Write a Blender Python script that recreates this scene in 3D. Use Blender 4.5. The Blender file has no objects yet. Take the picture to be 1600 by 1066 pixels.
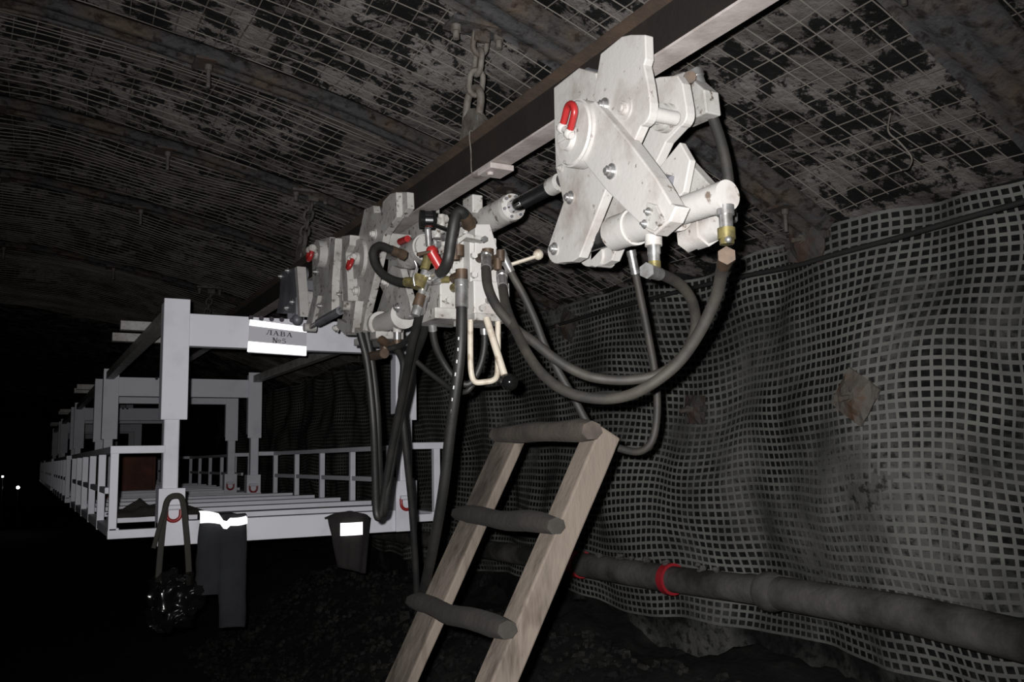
import bpy, bmesh, math, random
from mathutils import Vector as V, Matrix, noise as NZ

random.seed(7)
C = bpy.context.scene.collection
F = 1400.0
CAMZ = 1.6

# ------------------------------------------------------------------ camera model
yv = V((33 - 800, 728 - 533, F)).normalized()
hz = V((1, -0.02, 0))
zv = hz.cross(yv).normalized()
if zv.y > 0: zv = -zv
xv = yv.cross(zv)
EYE = V((0, 0, CAMZ))

def ray(px, py):
    v = V((px - 800, py - 533, F))
    return V((xv.dot(v), yv.dot(v), zv.dot(v)))
def aX(px, py, X):
    d = ray(px, py); return EYE + d * (X / d.x)
def aY(px, py, Y):
    d = ray(px, py); return EYE + d * (Y / d.y)
def ppm(Y, px, py):                       # pixels per metre at depth Y seen in direction px,py
    return F / (Y / ray(px, py).y * F)

# ------------------------------------------------------------------ mesh builder
class MB:
    def __init__(s): s.v = []; s.f = []; s.s = []
    def add(s, vs, fs, smooth=False):
        o = len(s.v); s.v += [V(p) for p in vs]
        for f in fs: s.f.append([i + o for i in f]); s.s.append(smooth)
        return s
    def box(s, a, b):
        x0, y0, z0 = a; x1, y1, z1 = b
        return s.add([(x0,y0,z0),(x1,y0,z0),(x1,y1,z0),(x0,y1,z0),(x0,y0,z1),(x1,y0,z1),(x1,y1,z1),(x0,y1,z1)],
                     [(0,3,2,1),(4,5,6,7),(0,1,5,4),(1,2,6,5),(2,3,7,6),(3,0,4,7)])
    def prism(s, pts, vec):
        n = len(pts); pts = [V(p) for p in pts]; vec = V(vec)
        return s.add(pts + [p + vec for p in pts],
                     [list(range(n))[::-1], list(range(n, 2*n))] + [(i, (i+1) % n, n + (i+1) % n, n + i) for i in range(n)])
    def tube(s, path, r, n=10, closed=False, flat=1.0, up=None):
        path = [V(p) for p in path]; m = len(path)
        if not isinstance(r, (list, tuple)): r = [r] * m
        tan = []
        for i in range(m):
            a = path[(i-1) % m] if closed or i > 0 else path[i]
            b = path[(i+1) % m] if closed or i < m-1 else path[i]
            tan.append((b - a).normalized() if (b-a).length > 1e-9 else V((0,0,1)))
        nrm = V(up) if up else (V((0,0,1)) if abs(tan[0].z) < .9 else V((1,0,0)))
        vs = []
        for i in range(m):
            nrm = nrm - tan[i] * nrm.dot(tan[i]); nrm.normalize()
            bi = tan[i].cross(nrm)
            for k in range(n):
                t = 2*math.pi*k/n
                vs.append(path[i] + (nrm*math.cos(t)*flat + bi*math.sin(t))*r[i])
        fs = []
        for i in range(m if closed else m-1):
            j = (i+1) % m
            for k in range(n):
                q = (k+1) % n
                fs.append((i*n+k, i*n+q, j*n+q, j*n+k))
        s.add(vs, fs, True)
        if not closed:
            s.add(vs[:n], [list(range(n))[::-1]]); s.add(vs[-n:], [list(range(n))])
        return s
    def cyl(s, p0, p1, r0, r1=None, n=24): return s.tube([p0, p1], [r0, r0 if r1 is None else r1], n)
    def sph(s, c, r, n=14, sc=(1,1,1)):
        c = V(c); vs = []; fs = []; m = n//2
        for i in range(m+1):
            a = math.pi*i/m
            for k in range(n):
                b = 2*math.pi*k/n
                vs.append(c + V((math.sin(a)*math.cos(b)*sc[0], math.sin(a)*math.sin(b)*sc[1], math.cos(a)*sc[2]))*r)
        for i in range(m):
            for k in range(n): fs.append((i*n+k, i*n+(k+1)%n, (i+1)*n+(k+1)%n, (i+1)*n+k))
        return s.add(vs, fs, True)
    def build(s, name, m, parent=None, bevel=0.0, kind=None, merge=False):
        me = bpy.data.meshes.new(name)
        off = V((0,0,0)); p = parent
        while p is not None: off += p.location; p = p.parent
        o = bpy.data.objects.new(name, me)
        if parent is None and kind != 'structure':
            xs = [p.x for p in s.v]; ys = [p.y for p in s.v]; zs = [p.z for p in s.v]
            off = V(((min(xs)+max(xs))/2, (min(ys)+max(ys))/2, min(zs))); o.location = off
        me.from_pydata([tuple(p - off) for p in s.v], [], s.f)
        for i, q in enumerate(me.polygons): q.use_smooth = s.s[i]
        bm = bmesh.new(); bm.from_mesh(me)
        if merge: bmesh.ops.remove_doubles(bm, verts=bm.verts, dist=1e-5)
        bmesh.ops.recalc_face_normals(bm, faces=bm.faces); bm.to_mesh(me); bm.free()
        me.materials.append(m)
        C.objects.link(o)
        if parent is not None: o.parent = parent
        if kind: o['kind'] = kind
        if bevel:
            b = o.modifiers.new('edge', 'BEVEL'); b.width = bevel; b.segments = 2; b.limit_method = 'ANGLE'; b.angle_limit = math.radians(50)
        return o

def spline(pts, k=8):
    pts = [V(p) for p in pts]; P = [pts[0]*2 - pts[1]] + pts + [pts[-1]*2 - pts[-2]]; out = []
    for i in range(1, len(P)-2):
        a, b, c, d = P[i-1], P[i], P[i+1], P[i+2]
        for j in range(k):
            t = j/k
            out.append(0.5*((2*b) + (c-a)*t + (2*a-5*b+4*c-d)*t*t + (3*b-a-3*c+d)*t**3))
    out.append(pts[-1]); return out

def tag(o, label, cat, group=None):
    o['label'] = label; o['category'] = cat
    if group: o['group'] = group
    return o
def thing(name, label, cat, loc, group=None):
    o = bpy.data.objects.new(name, None); o.empty_display_size = .1; C.objects.link(o); o.location = V(loc)
    return tag(o, label, cat, group)
def lab(o, t): o['label'] = t; return o
def copy_tree(o, parent=None):
    c = o.copy(); C.objects.link(c); c.parent = parent
    for ch in list(o.children): copy_tree(ch, c)
    return c

# ------------------------------------------------------------------ materials
def mat(name, col, rough=.6, metal=0.0, dirt=None, scale=8.0, amt=(.45, .65), bump=0.0, bscale=40.0, emit=0.0, stretch=None, fine=None, spec=None):
    m = bpy.data.materials.new(name); m.use_nodes = True
    nt = m.node_tree; N = nt.nodes; L = nt.links
    b = N['Principled BSDF']; b.inputs['Roughness'].default_value = rough; b.inputs['Metallic'].default_value = metal
    if spec is not None: b.inputs['Specular IOR Level'].default_value = spec
    b.inputs['Base Color'].default_value = (*col, 1)
    tc = N.new('ShaderNodeTexCoord'); mp = N.new('ShaderNodeMapping'); L.new(tc.outputs['Object'], mp.inputs['Vector'])
    if stretch: mp.inputs['Scale'].default_value = stretch
    def nz(sc, det=6, r=.6):
        n = N.new('ShaderNodeTexNoise'); n.inputs['Scale'].default_value = sc; n.inputs['Detail'].default_value = det; n.inputs['Roughness'].default_value = r
        L.new(mp.outputs['Vector'], n.inputs['Vector']); return n
    last = None
    if dirt:
        n = nz(scale, 12 if name == 'roof_rock' else 6, .72 if name == 'roof_rock' else .6); r = N.new('ShaderNodeValToRGB'); L.new(n.outputs['Fac'], r.inputs['Fac'])
        r.color_ramp.elements[0].position = amt[0]; r.color_ramp.elements[1].position = amt[1]
        r.color_ramp.elements[0].color = (*col, 1); r.color_ramp.elements[1].color = (*dirt, 1)
        last = r.outputs['Color']
        if fine:
            n2 = nz(fine[0], 4); r2 = N.new('ShaderNodeValToRGB'); L.new(n2.outputs['Fac'], r2.inputs['Fac'])
            r2.color_ramp.elements[0].position = fine[1]; r2.color_ramp.elements[1].position = fine[2]
            r2.color_ramp.elements[0].color = (1, 1, 1, 1); r2.color_ramp.elements[1].color = (*fine[3], 1)
            mx = N.new('ShaderNodeMix'); mx.data_type = 'RGBA'; mx.blend_type = 'MULTIPLY'; mx.inputs[0].default_value = 1
            L.new(last, mx.inputs[6]); L.new(r2.outputs['Color'], mx.inputs[7]); last = mx.outputs[2]
        L.new(last, b.inputs['Base Color'])
    if bump:
        n = nz(bscale, 8); bp = N.new('ShaderNodeBump'); bp.inputs['Strength'].default_value = bump; bp.inputs['Distance'].default_value = .02
        L.new(n.outputs['Fac'], bp.inputs['Height']); L.new(bp.outputs['Normal'], b.inputs['Normal'])
    if emit:
        b.inputs['Emission Color'].default_value = (*col, 1); b.inputs['Emission Strength'].default_value = emit
    return m

M = {}
M['paint'] = mat('white_machine_paint', (.41, .395, .38), .5, 0, (.20, .165, .14), 6, (.5, .8), .08, 60, fine=(34, .64, .72, (.35, .28, .24)))
M['paint2'] = mat('grimy_white_paint', (.36, .35, .335), .5, 0, (.18, .16, .145), 9, (.45, .75), .1, 60, fine=(40, .58, .68, (.25, .2, .16)))
M['cage'] = mat('cage_white_paint', (.66, .66, .72), .55, 0, (.53, .53, .59), 5, (.5, .8), .03, 60)
M['grey_plate'] = mat('grey_steel_plate', (.16, .16, .18), .5, .3, (.09, .09, .1), 8, (.4, .7))
M['rail'] = mat('dark_rusty_rail', (.006, .0042, .0035), .7, 0, (.013, .007, .005), 6, (.45, .7), .15, 50)
M['railtop'] = mat('brown_rust', (.048, .03, .019), .8, 0, (.016, .011, .008), 9, (.4, .7), .2, 50)
M['flange'] = mat('worn_flange_steel', (.40, .36, .345), .5, .0, (.20, .165, .15), 7, (.4, .75), .1, 50)
M['rubber'] = mat('black_rubber_hose', (.008, .008, .008), .55, 0, (.018, .017, .016), 9, (.4, .75), .05, 90)
M['dustrub'] = mat('dusty_rubber_hose', (.018, .017, .0155), .65, 0, (.05, .043, .034), 7, (.45, .75), .05, 90)
M['zinc'] = mat('zinc_fitting', (.5, .5, .5), .32, .8, (.25, .24, .22), 30, (.45, .7))
M['chrome'] = mat('chrome_rod', (.55, .55, .57), .15, 1.0)
M['blackrod'] = mat('oiled_black_rod', (.012, .012, .013), .25, .2)
M['brass'] = mat('yellow_fitting', (.26, .22, .09), .35, .6, (.10, .085, .05), 40, (.4, .7))
M['copper'] = mat('rusty_fitting', (.085, .055, .035), .5, .3, (.035, .025, .02), 30, (.4, .7))
M['red'] = mat('red_paint', (.27, .016, .016), .35, 0, (.16, .014, .014), 20, (.5, .8))
M['redrub'] = mat('red_band', (.26, .012, .018), .5)
M['wood'] = mat('weathered_timber', (.135, .11, .09), .85, 0, (.038, .029, .023), 4.5, (.42, .68), .25, 30, stretch=(1.5, 1.5, .35), fine=(9, .55, .75, (.4, .33, .28)))
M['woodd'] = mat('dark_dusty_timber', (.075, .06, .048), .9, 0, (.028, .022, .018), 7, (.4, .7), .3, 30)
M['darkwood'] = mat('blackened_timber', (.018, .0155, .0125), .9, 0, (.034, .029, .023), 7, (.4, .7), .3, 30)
M['coal'] = mat('coal_floor', (.008, .008, .008), .85, 0, (.022, .021, .02), 5, (.5, .75), .8, 14, spec=.2)
M['rubble'] = mat('dusty_coal_rubble', (.008, .008, .008), .9, 0, (.034, .032, .03), 4, (.45, .7), 1.0, 18, fine=(30, .5, .62, (.2, .2, .2)), spec=.2)
M['rock'] = mat('wall_coal', (.006, .006, .006), .9, 0, (.075, .074, .072), 1.3, (.5, .66), .8, 12, fine=(26, .5, .62, (.25, .25, .25)), spec=.2)
M['roof'] = mat('roof_rock', (.150, .136, .128), .9, 0, (.007, .007, .007), 6.5, (.475, .515), 1.0, 22, fine=(2.1, .42, .66, (.26, .24, .23)), spec=.2)
M['wire'] = mat('roof_mesh_wire', (.15, .135, .12), .7, .0, (.06, .05, .043), 3, (.4, .7), spec=.3)
M['net'] = mat('grey_geogrid', (.125, .125, .117), .8, 0, (.05, .05, .049), 2.2, (.42, .66), .15, 60, spec=.2)
M['strap'] = mat('rusty_roof_strap', (.05, .049, .051), .75, 0, (.072, .055, .043), 5, (.45, .65), .6, 20, fine=(25, .5, .65, (.35, .3, .28)), spec=.2)
M['rustplate'] = mat('rusty_bolt_plate', (.07, .062, .054), .8, 0, (.06, .032, .018), 12, (.45, .65), .4, 40)
M['darkplate'] = mat('dark_bolt_plate', (.03, .027, .025), .8, 0, (.04, .02, .013), 14, (.45, .65), .4, 40)
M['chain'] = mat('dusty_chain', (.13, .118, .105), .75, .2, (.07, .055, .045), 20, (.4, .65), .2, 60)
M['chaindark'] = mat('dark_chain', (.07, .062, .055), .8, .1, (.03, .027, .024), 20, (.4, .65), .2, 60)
M['pipe'] = mat('dusty_pipe', (.085, .08, .076), .85, 0, (.02, .019, .018), 2.6, (.42, .62), .4, 18, spec=.2)
M['cable'] = mat('black_cable', (.012, .012, .012), .6)
M['tape'] = mat('emissive_reflective_tape', (1, 1, 1), .4, 0, emit=1.4)  # emission stands in for the tape throwing the flash back
M['sign'] = mat('grey_sign_plate', (.50, .49, .53), .5)
M['ink'] = mat('black_ink', (.04, .04, .05), .6)
M['hole'] = mat('dark_hole', (.06, .05, .06), .9)
M['cloth'] = mat('dark_work_cloth', (.017, .018, .022), .95, 0, (.010, .010, .013), 6, (.4, .7), .3, 60)
M['clothr'] = mat('dark_red_brown_cloth', (.013, .010, .010), .95, 0, (.007, .006, .006), 6, (.4, .7), .3, 60)
M['strapc'] = mat('khaki_webbing', (.03, .027, .022), .9)
M['crate'] = mat('rusty_crate', (.11, .035, .022), .8, 0, (.05, .02, .014), 6, (.4, .7))
M['knob'] = mat('black_knob', (.006, .006, .006), .12)
M['handle'] = mat('cream_painted_rod', (.42, .375, .31), .5, 0, (.2, .15, .1), 25, (.5, .7))
M['dark'] = mat('dark_far_rock', (.006, .006, .006), .9)
M['lamp'] = mat('lamp_glow', (1, .98, .95), .5, 0, emit=25)
M['print'] = mat('white_print', (.5, .5, .5), .6)
# dust patch where coal bulges through the netting
nt = M['rock'].node_tree; nn = [n for n in nt.nodes if n.type == 'TEX_NOISE'][0]; rp = [n for n in nt.nodes if n.type == 'VALTORGB'][0]
tc = [n for n in nt.nodes if n.type == 'TEX_COORD'][0]
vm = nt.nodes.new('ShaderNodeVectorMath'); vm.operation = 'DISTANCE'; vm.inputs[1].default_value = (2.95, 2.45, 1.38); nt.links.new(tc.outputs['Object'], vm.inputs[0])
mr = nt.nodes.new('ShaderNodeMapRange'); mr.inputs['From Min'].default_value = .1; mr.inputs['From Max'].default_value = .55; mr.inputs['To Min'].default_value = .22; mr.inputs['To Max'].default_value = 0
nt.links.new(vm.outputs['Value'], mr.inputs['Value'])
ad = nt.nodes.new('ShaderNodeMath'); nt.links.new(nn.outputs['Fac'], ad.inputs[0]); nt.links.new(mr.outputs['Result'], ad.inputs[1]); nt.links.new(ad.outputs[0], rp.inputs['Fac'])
# crinkled clear plastic
m = bpy.data.materials.new('clear_plastic'); m.use_nodes = True; nt = m.node_tree
bs = nt.nodes['Principled BSDF']; bs.inputs['Base Color'].default_value = (.006, .006, .006, 1); bs.inputs['Roughness'].default_value = .18; bs.inputs['Alpha'].default_value = .6
M['plastic'] = m

# ------------------------------------------------------------------ room shell
def g(X):
    if X < 0: return 1.80 - .06*X
    return 1.80 - .117*X - .0518*X*X
def ceil0(X, Y):
    return CAMZ + g(X)
def ceilz(X, Y):
    n = NZ.noise(V((X*1.1, Y*1.1, 3.3)))*.07 + NZ.noise(V((X*3.1, Y*3.1, 7.7)))*.035 + NZ.noise(V((X*8, Y*8, 1.7)))*.018
    return ceil0(X, Y) + .045 + n + NZ.noise(V((X*5, Y*5, 2.2)))*.03
WX = 3.08
def wallx(y, z):
    n = NZ.noise(V((y*.9, z*1.1, 11.3)))*.15 + NZ.noise(V((y*2.4, z*1.2, 4.1)))*.065 + NZ.noise(V((y*4.6, z*3.1, 14.1)))*.03
    b = -.13*math.exp(-((y-2.45)/.42)**2 - ((z-1.35)/.55)**2) - .10*math.exp(-((y-4.4)/.5)**2 - ((z-1.6)/.5)**2) + .08*math.exp(-((y-3.2)/.35)**2 - ((z-1.45)/.6)**2)
    return WX + n + b
def floorz(X, Y):
    t = min(1, max(0, (X - 1.25)/1.5)); t = t*t*(3-2*t)
    return .60*t*(1 + .25*NZ.noise(V((Y*.8, X, 2)))) + NZ.noise(V((X*1.5, Y*1.5, 0)))*.04*(1+2*t) + NZ.noise(V((X*7, Y*7, 5)))*.03*(.4+2*t)

def frange(a, b, s):
    n = max(1, int(round((b-a)/s))); return [a + (b-a)*i/n for i in range(n+1)]
ys_ = frange(-1.2, 7, .06) + frange(7.2, 13, .2) + frange(13.6, 42, .8)
def sheet(name, us, vs, fn, m, **k):
    mb = MB(); W = len(us)
    mb.add([fn(u, v) for v in vs for u in us], [(j*W+i, j*W+i+1, (j+1)*W+i+1, (j+1)*W+i) for j in range(len(vs)-1) for i in range(W-1)], True)
    return mb.build(name, m, **k)
xs_ = frange(-2.6, 3.3, .07)
sheet('ceiling', xs_, ys_, lambda x, y: (x, y, ceilz(x, y)), M['roof'], kind='structure')
sheet('floor', xs_, ys_, lambda x, y: (x, y, floorz(x, y)), M['coal'], kind='structure')
zs_ = frange(-.1, 3.0, .04)
sheet('wall_right', zs_, ys_, lambda z, y: (wallx(y, z) + .022 - .022*math.exp(-((y-2.45)/.3)**2 - ((z-1.40)/.3)**2) + .03*NZ.noise(V((y*3, z*3, 9))) + .012*NZ.noise(V((y*9, z*9, 19))), y, z), M['rock'], kind='structure')
sheet('wall_left', frange(-.1, 3.7, .2), ys_, lambda z, y: (-2.4 + .15*NZ.noise(V((y, z, 1))), y, z), M['rock'], kind='structure')
MB().box((-2.7, 41, -.2), (3.6, 41.2, 4.2)).build('wall_back', M['dark'], kind='structure')

# ------------------------------------------------------------------ wall netting (geogrid strips)
def warp(y, z):
    a = NZ.noise(V((y*1.5, z*1.5, 21)))*.075 + NZ.noise(V((y*.5, z*.6, 31)))*.06
    b = NZ.noise(V((y*1.5, z*1.2, 41)))*.065 + NZ.noise(V((y*3.1, z*2.2, 44)))*.015 + NZ.noise(V((y*.45, z*.5, 51)))*.06
    return y + a, z + b
def netp(y, z, d=0):
    y2, z2 = warp(y, z)
    n = NZ.noise(V((y*4, z*4, 61)))*.02
    return V((wallx(y2, z2) - .012 + n - d, y2, z2))
def net_sheet(name, y0, y1, zlo, zhi, pitch=.039):
    mb = MB(); hs = .0072; hv = .0056
    zs = frange(zlo, zhi, pitch); ys = frange(y0, y1, pitch)
    for z in zs:
        vs = []
        for y in ys: vs += [netp(y, z - hs), netp(y, z + hs)]
        mb.add(vs, [(2*i, 2*i+2, 2*i+3, 2*i+1) for i in range(len(ys)-1)])
    for y in ys:
        vs = []
        for z in zs: vs += [netp(y - hv, z, .002), netp(y + hv, z, .002)]
        mb.add(vs, [(2*i, 2*i+2, 2*i+3, 2*i+1) for i in range(len(zs)-1)])
    return mb.build(name, M['net'])
tag(net_sheet('wall_netting', .9, 15, .745, 2.56), 'grey plastic grid netting draped over the right coal wall', 'netting')

# ------------------------------------------------------------------ roof wire mesh
def wz(x, y): return ceil0(x, y) + .012 + NZ.noise(V((x*1.1, y*1.1, 3.3)))*.06 + NZ.noise(V((x*2.3, y*2.3, 9.7)))*.012
def roof_mesh(name, x0, x1, y0, y1, p=.072, r=.0028):
    mb = MB()
    for y in frange(y0, y1, p):
        j = random.uniform(-.006, .006)
        mb.tube([(x, y + j + NZ.noise(V((x*1.4, y*1.2, 71)))*.035, wz(x, y)) for x in frange(x0, x1, .16)], r, 4)
    for x in frange(x0, x1, p*1.15):
        j = random.uniform(-.006, .006)
        mb.tube([(x + j + NZ.noise(V((x*1.2, y*1.4, 81)))*.03, y, wz(x, y) + .005) for y in frange(y0, y1, .16)], r, 4)
    return mb.build(name, M['wire'])
tag(roof_mesh('roof_wire_mesh', -1.1, 3.0, .6, 4.02), 'welded wire mesh sheet pinned under the roof above the large near drive unit', 'wire mesh')
tag(roof_mesh('roof_wire_mesh', -1.1, 3.0, 4.0, 11.5), 'darker welded wire mesh sheet under the roof above the white cage train', 'wire mesh')

def roof_hit(px, py):
    d = ray(px, py).normalized(); t = .2
    while t < 40:
        p = EYE + d*t
        if p.z >= ceil0(p.x, p.y): return p
        t += .01
    return p
SL = ['rusty steel roof strap crossing the top right corner', 'dark blue-grey steel roof strap just in front of the nearest suspension chain',
      'brown rusted roof strap with a hanging bolt beyond the nearest suspension chain', 'dusty roof strap where the second suspension chain hangs',
      'dim pale roof strap low in the upper left darkness', 'faintest roof strap farthest along the tunnel roof']
for i, (Y, skew, w) in enumerate([(1.42, .12, .26), (2.55, .1, .26), (3.75, .0, .24), (4.95, 0, .24), (6.2, 0, .24), (8.2, 0, .24)]):
    t = thing('roof_strap', SL[i], 'roof strap', (1.38, Y, ceil0(1.38, Y) - .05), 'steel straps bolted across the roof')
    mb = MB()
    prof = [(-.5, 0), (-.42, .012), (-.25, -.012), (-.1, -.014), (0, .004), (.1, -.014), (.25, -.012), (.42, .012), (.5, 0)]
    xs = frange(-1.3, 3.0, .1)
    vs = []
    for x in xs:
        for a, h in prof:
            yy = Y + a*w + skew*(x - 1.4)
            vs.append((x, yy, ceil0(x, yy) - .03 + h*1.4 + NZ.noise(V((x*2, yy*2, 5)))*.008))
    n = len(prof)
    mb.add(vs, [(j*n+k, j*n+k+1, (j+1)*n+k+1, (j+1)*n+k) for j in range(len(xs)-1) for k in range(n-1)], True)
    mb.build('band', M['strap'], t)
    for bx in (-.2, .62, 2.05, 2.8):
        yy = Y + skew*(bx-1.4); zc = ceil0(bx, yy) - .04
        b = MB().box((bx-.06, yy-.06, zc-.012), (bx+.06, yy+.06, zc)).build('bearing_plate', M['darkplate'], t, .002)
        MB().cyl((bx, yy, zc), (bx, yy, zc-.035), .017, None, 6).cyl((bx, yy, zc-.03), (bx, yy, zc-.11), .009, None, 10).build('bolt', M['chaindark'], b)

# ------------------------------------------------------------------ monorail beam
RX = 1.38; RB = CAMZ + .98; RH = .155; HW = .036
rail = thing('monorail_beam', 'dark rusty I-beam monorail hung on chains under the roof', 'monorail', (RX, 1, RB))
Y0, Y1 = .55, 24
web = MB().box((RX-.005, Y0, RB+.010), (RX+.005, Y1, RB+RH-.010)).build('web', M['rail'], rail)
MB().prism([(RX-HW, Y0, RB+RH), (RX+HW, Y0, RB+RH), (RX+HW, Y0, RB+RH-.007), (RX+.006, Y0, RB+RH-.018), (RX-.006, Y0, RB+RH-.018), (RX-HW, Y0, RB+RH-.007)], (0, Y1-Y0, 0)).build('top_flange', M['railtop'], rail)
MB().prism([(RX-HW, Y0, RB), (RX+HW, Y0, RB), (RX+HW, Y0, RB+.007), (RX+.006, Y0, RB+.018), (RX-.006, Y0, RB+.018), (RX-HW, Y0, RB+.007)], (0, Y1-Y0, 0)).build('bottom_flange', M['flange'], rail)
jy = 2.62
MB().prism([(RX-.045, jy-.05, RB-.002), (RX+.045, jy-.05, RB-.002), (RX+.045, jy+.05, RB-.002), (RX-.045, jy+.05, RB-.002)], (0, 0, -.02)).cyl((RX-.02, jy, RB-.02), (RX-.02, jy, RB-.032), .012, None, 6).build('joint_plate', M['flange'], rail, .003)
for yj in (2.70, 4.98, 8.1):
    MB().prism([(RX-.014, yj+.19, RB+RH), (RX-.014, yj+.14, RB+RH+.095), (RX-.014, yj+.09, RB+RH+.115), (RX-.014, yj+.05, RB+RH+.10), (RX-.014, yj-.05, RB+RH)], (.028, 0, 0)).build('hanger_lug', M['chain'], rail, .002)
MB().tube(spline([(RX-.01, 2.74, RB+RH+.004), (RX-.04, 2.735, RB+RH+.003), (RX-.041, 2.725, RB+.08), (RX-.039, 2.72, RB-.004), (RX, 2.72, RB-.006)], 5), .003, 5).build('tie_wire', M['chain'], rail)

def chain(name, label, y, xtop, ytop, m, nlinks):
    z0 = RB + RH + .095; x0 = RX; yb = y + .09
    ztop = ceil0(xtop, ytop) - .03
    a = V((x0, yb, z0)); b = V((xtop, ytop, ztop))
    t = thing(name, label, 'chain', b, 'chains holding up the monorail')
    ax = (b - a).normalized()
    s1 = V((0, 1, 0)); s1 = (s1 - ax*s1.dot(ax)).normalized(); s2 = ax.cross(s1)
    # bow shackle through the lug
    pts = []
    for k in range(13):
        q = math.pi*k/12; pts.append(a + s2*0 + s1*math.cos(q)*.058 + ax*(math.sin(q)*.055 + .038))
    pts = [a + s1*.052 - ax*.06] + pts + [a - s1*.052 - ax*.06]
    sh = MB().tube(pts, .014, 10).build('shackle', m, t)
    MB().cyl(a + s1*.05 - ax*.02, a - s1*.06 - ax*.02, .010).cyl(a - s1*.06 - ax*.02, a - s1*.075 - ax*.02, .017, None, 6).build('shackle_pin', M['zinc'], sh)
    st = a + ax*.075; Ltot = (b - st).length; pl = Ltot/nlinks
    for i in range(nlinks):
        c = st + ax*(pl*(i+.5)); u = s2 if i % 2 == 0 else s1
        h = pl/2 + .008; rr = .026 if nlinks == 3 else .024; path = []
        for k in range(9): q = math.pi*k/8; path.append(c + u*math.cos(q)*rr + ax*(h - rr + math.sin(q)*rr))
        for k in range(9): q = math.pi + math.pi*k/8; path.append(c + u*math.cos(q)*rr + ax*(-h + rr + math.sin(q)*rr))
        MB().tube(path, .011 if nlinks == 3 else .0095, 8, True).build('link', m, t)
    br = MB().box((xtop-.13, ytop-.05, ztop), (xtop+.10, ytop+.05, ztop+.016)).box((xtop-.03, ytop-.012, ztop-.04), (xtop+.03, ytop+.012, ztop)).build('roof_bracket', M['chaindark'] if m is not M['chain'] else M['strap'], t, .003)
    for dx in (-.1, .07):
        MB().cyl((xtop+dx, ytop, ztop+.0), (xtop+dx, ytop, ztop-.05), .012, None, 8).cyl((xtop+dx, ytop, ztop), (xtop+dx, ytop, ztop-.022), .02, None, 6).build('bolt', m, br)
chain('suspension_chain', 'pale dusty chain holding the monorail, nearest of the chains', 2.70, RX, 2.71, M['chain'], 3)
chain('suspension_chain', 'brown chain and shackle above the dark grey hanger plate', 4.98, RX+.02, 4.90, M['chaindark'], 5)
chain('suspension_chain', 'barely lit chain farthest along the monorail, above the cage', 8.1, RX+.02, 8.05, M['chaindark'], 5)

# ------------------------------------------------------------------ part helpers for the machinery
def pl(px_pts, X): return [aX(a, b, X) for a, b in px_pts]
def plate(parent, name, px_pts, X, th, m, bevel=.003):
    return MB().prism(pl(px_pts, X), (th, 0, 0)).build(name, m, parent, bevel)
def mirror_plate(parent, name, px_pts, X, th, m, bevel=.003):
    p = [V((2*RX - q.x, q.y, q.z)) for q in pl(px_pts, X)]
    return MB().prism(p, (-th, 0, 0)).build(name, m, parent, bevel)
def bolt(parent, px, py, X, r=.013, h=.014, m=None):
    c = aX(px, py, X)
    return MB().cyl(c, c - V((.004, 0, 0)), r*1.45, None, 20).cyl(c - V((.004, 0, 0)), c - V((h, 0, 0)), r, None, 6).cyl(c - V((h, 0, 0)), c - V((h+.006, 0, 0)), r*.55, None, 10).build('bolt', m or M['zinc'], parent)
def arcpts(cx, cy, rx, ry, a0, a1, n=8): return [(cx + rx*math.cos(math.radians(a0 + (a1-a0)*i/n)), cy + ry*math.sin(math.radians(a0 + (a1-a0)*i/n))) for i in range(n+1)]
def ring_shackle(parent, c, w, h, r, axis_w, axis_h, out):
    """red bow with a cream pin eye; c = pin centre"""
    pts = []
    for k in range(13):
        q = math.pi*k/12; pts.append(c + axis_w*math.cos(q)*w + axis_h*(math.sin(q)*w + h))
    pts = [c + axis_w*w] + pts + [c - axis_w*w]
    o = MB().tube(pts, r, 10).build('shackle', M['red'], parent); lab(o, 'red shackle')
    MB().cyl(c + axis_w*(w+r*1.6), c - axis_w*(w+r*1.6), r*.95).sph(c + axis_w*w, r*1.7, 10).sph(c - axis_w*w, r*1.7, 10).build('pin', M['paint'], o)
    return o

# ------------------------------------------------------------------ near drive unit
D = thing('drive_unit', 'large white friction drive unit clamped on the rail in front', 'drive unit', (RX, 1.75, RB - .45))
XA = 1.312
cheek = [(865,137),(904,106),(931,114),(940,160),(962,225),(958,270),(945,300)] + [(905,402),(893,409)] + arcpts(869, 392, 14, 20, 70, 190, 7) + [(880,316),(868,262),(866,200)]
plate(D, 'cheek_plate', cheek, XA, .030, M['paint'])
mirror_plate(D, 'cheek_plate', cheek, XA, .030, M['paint'])
# angled gusset between cheek and rail
MB().prism([aX(904,106,1.322), aX(931,112,1.322), aX(950,120,1.322), aX(950,180,1.322), aX(895,175,1.322)], (.018, 0, 0)).build('gusset', M['paint2'], D, .003)
lever = [(971,57),(985,54),(1008,54),(1009,91),(1006,101),(1012,130),(1016,160)] + arcpts(996, 170, 20, 28, 10, 75, 5) + [(990,222),(985,234),(960,205),(935,172),(927,152),(933,115),(938,84)]
lv = plate(D, 'hook_lever', lever, 1.288, .026, M['paint'])
lev2 = [(1058,118),(1066,130),(1072,165)] + arcpts(1056, 176, 17, 24, 0, 70, 5) + [(1040,222),(1016,272),(1000,300),(960,300),(955,240),(985,180),(1000,130),(1030,120)]
hook_in = [(971,57),(1008,54),(1009,91),(1006,101),(1016,160),(1000,240),(1030,330),(990,360),(940,260),(938,84)]
# far lower lever seen behind
MB().prism([V((1.40, q.y, q.z)) for q in pl(lev2, 1.40)], (.028, 0, 0)).build('far_lever', M['paint'], D, .003)
for px, py, X, r in ((945,166,1.288,.015),(978,170,1.288,.019)): bolt(D, px, py, X, r, .016, M['paint'] if r > .016 else M['zinc'])
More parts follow.
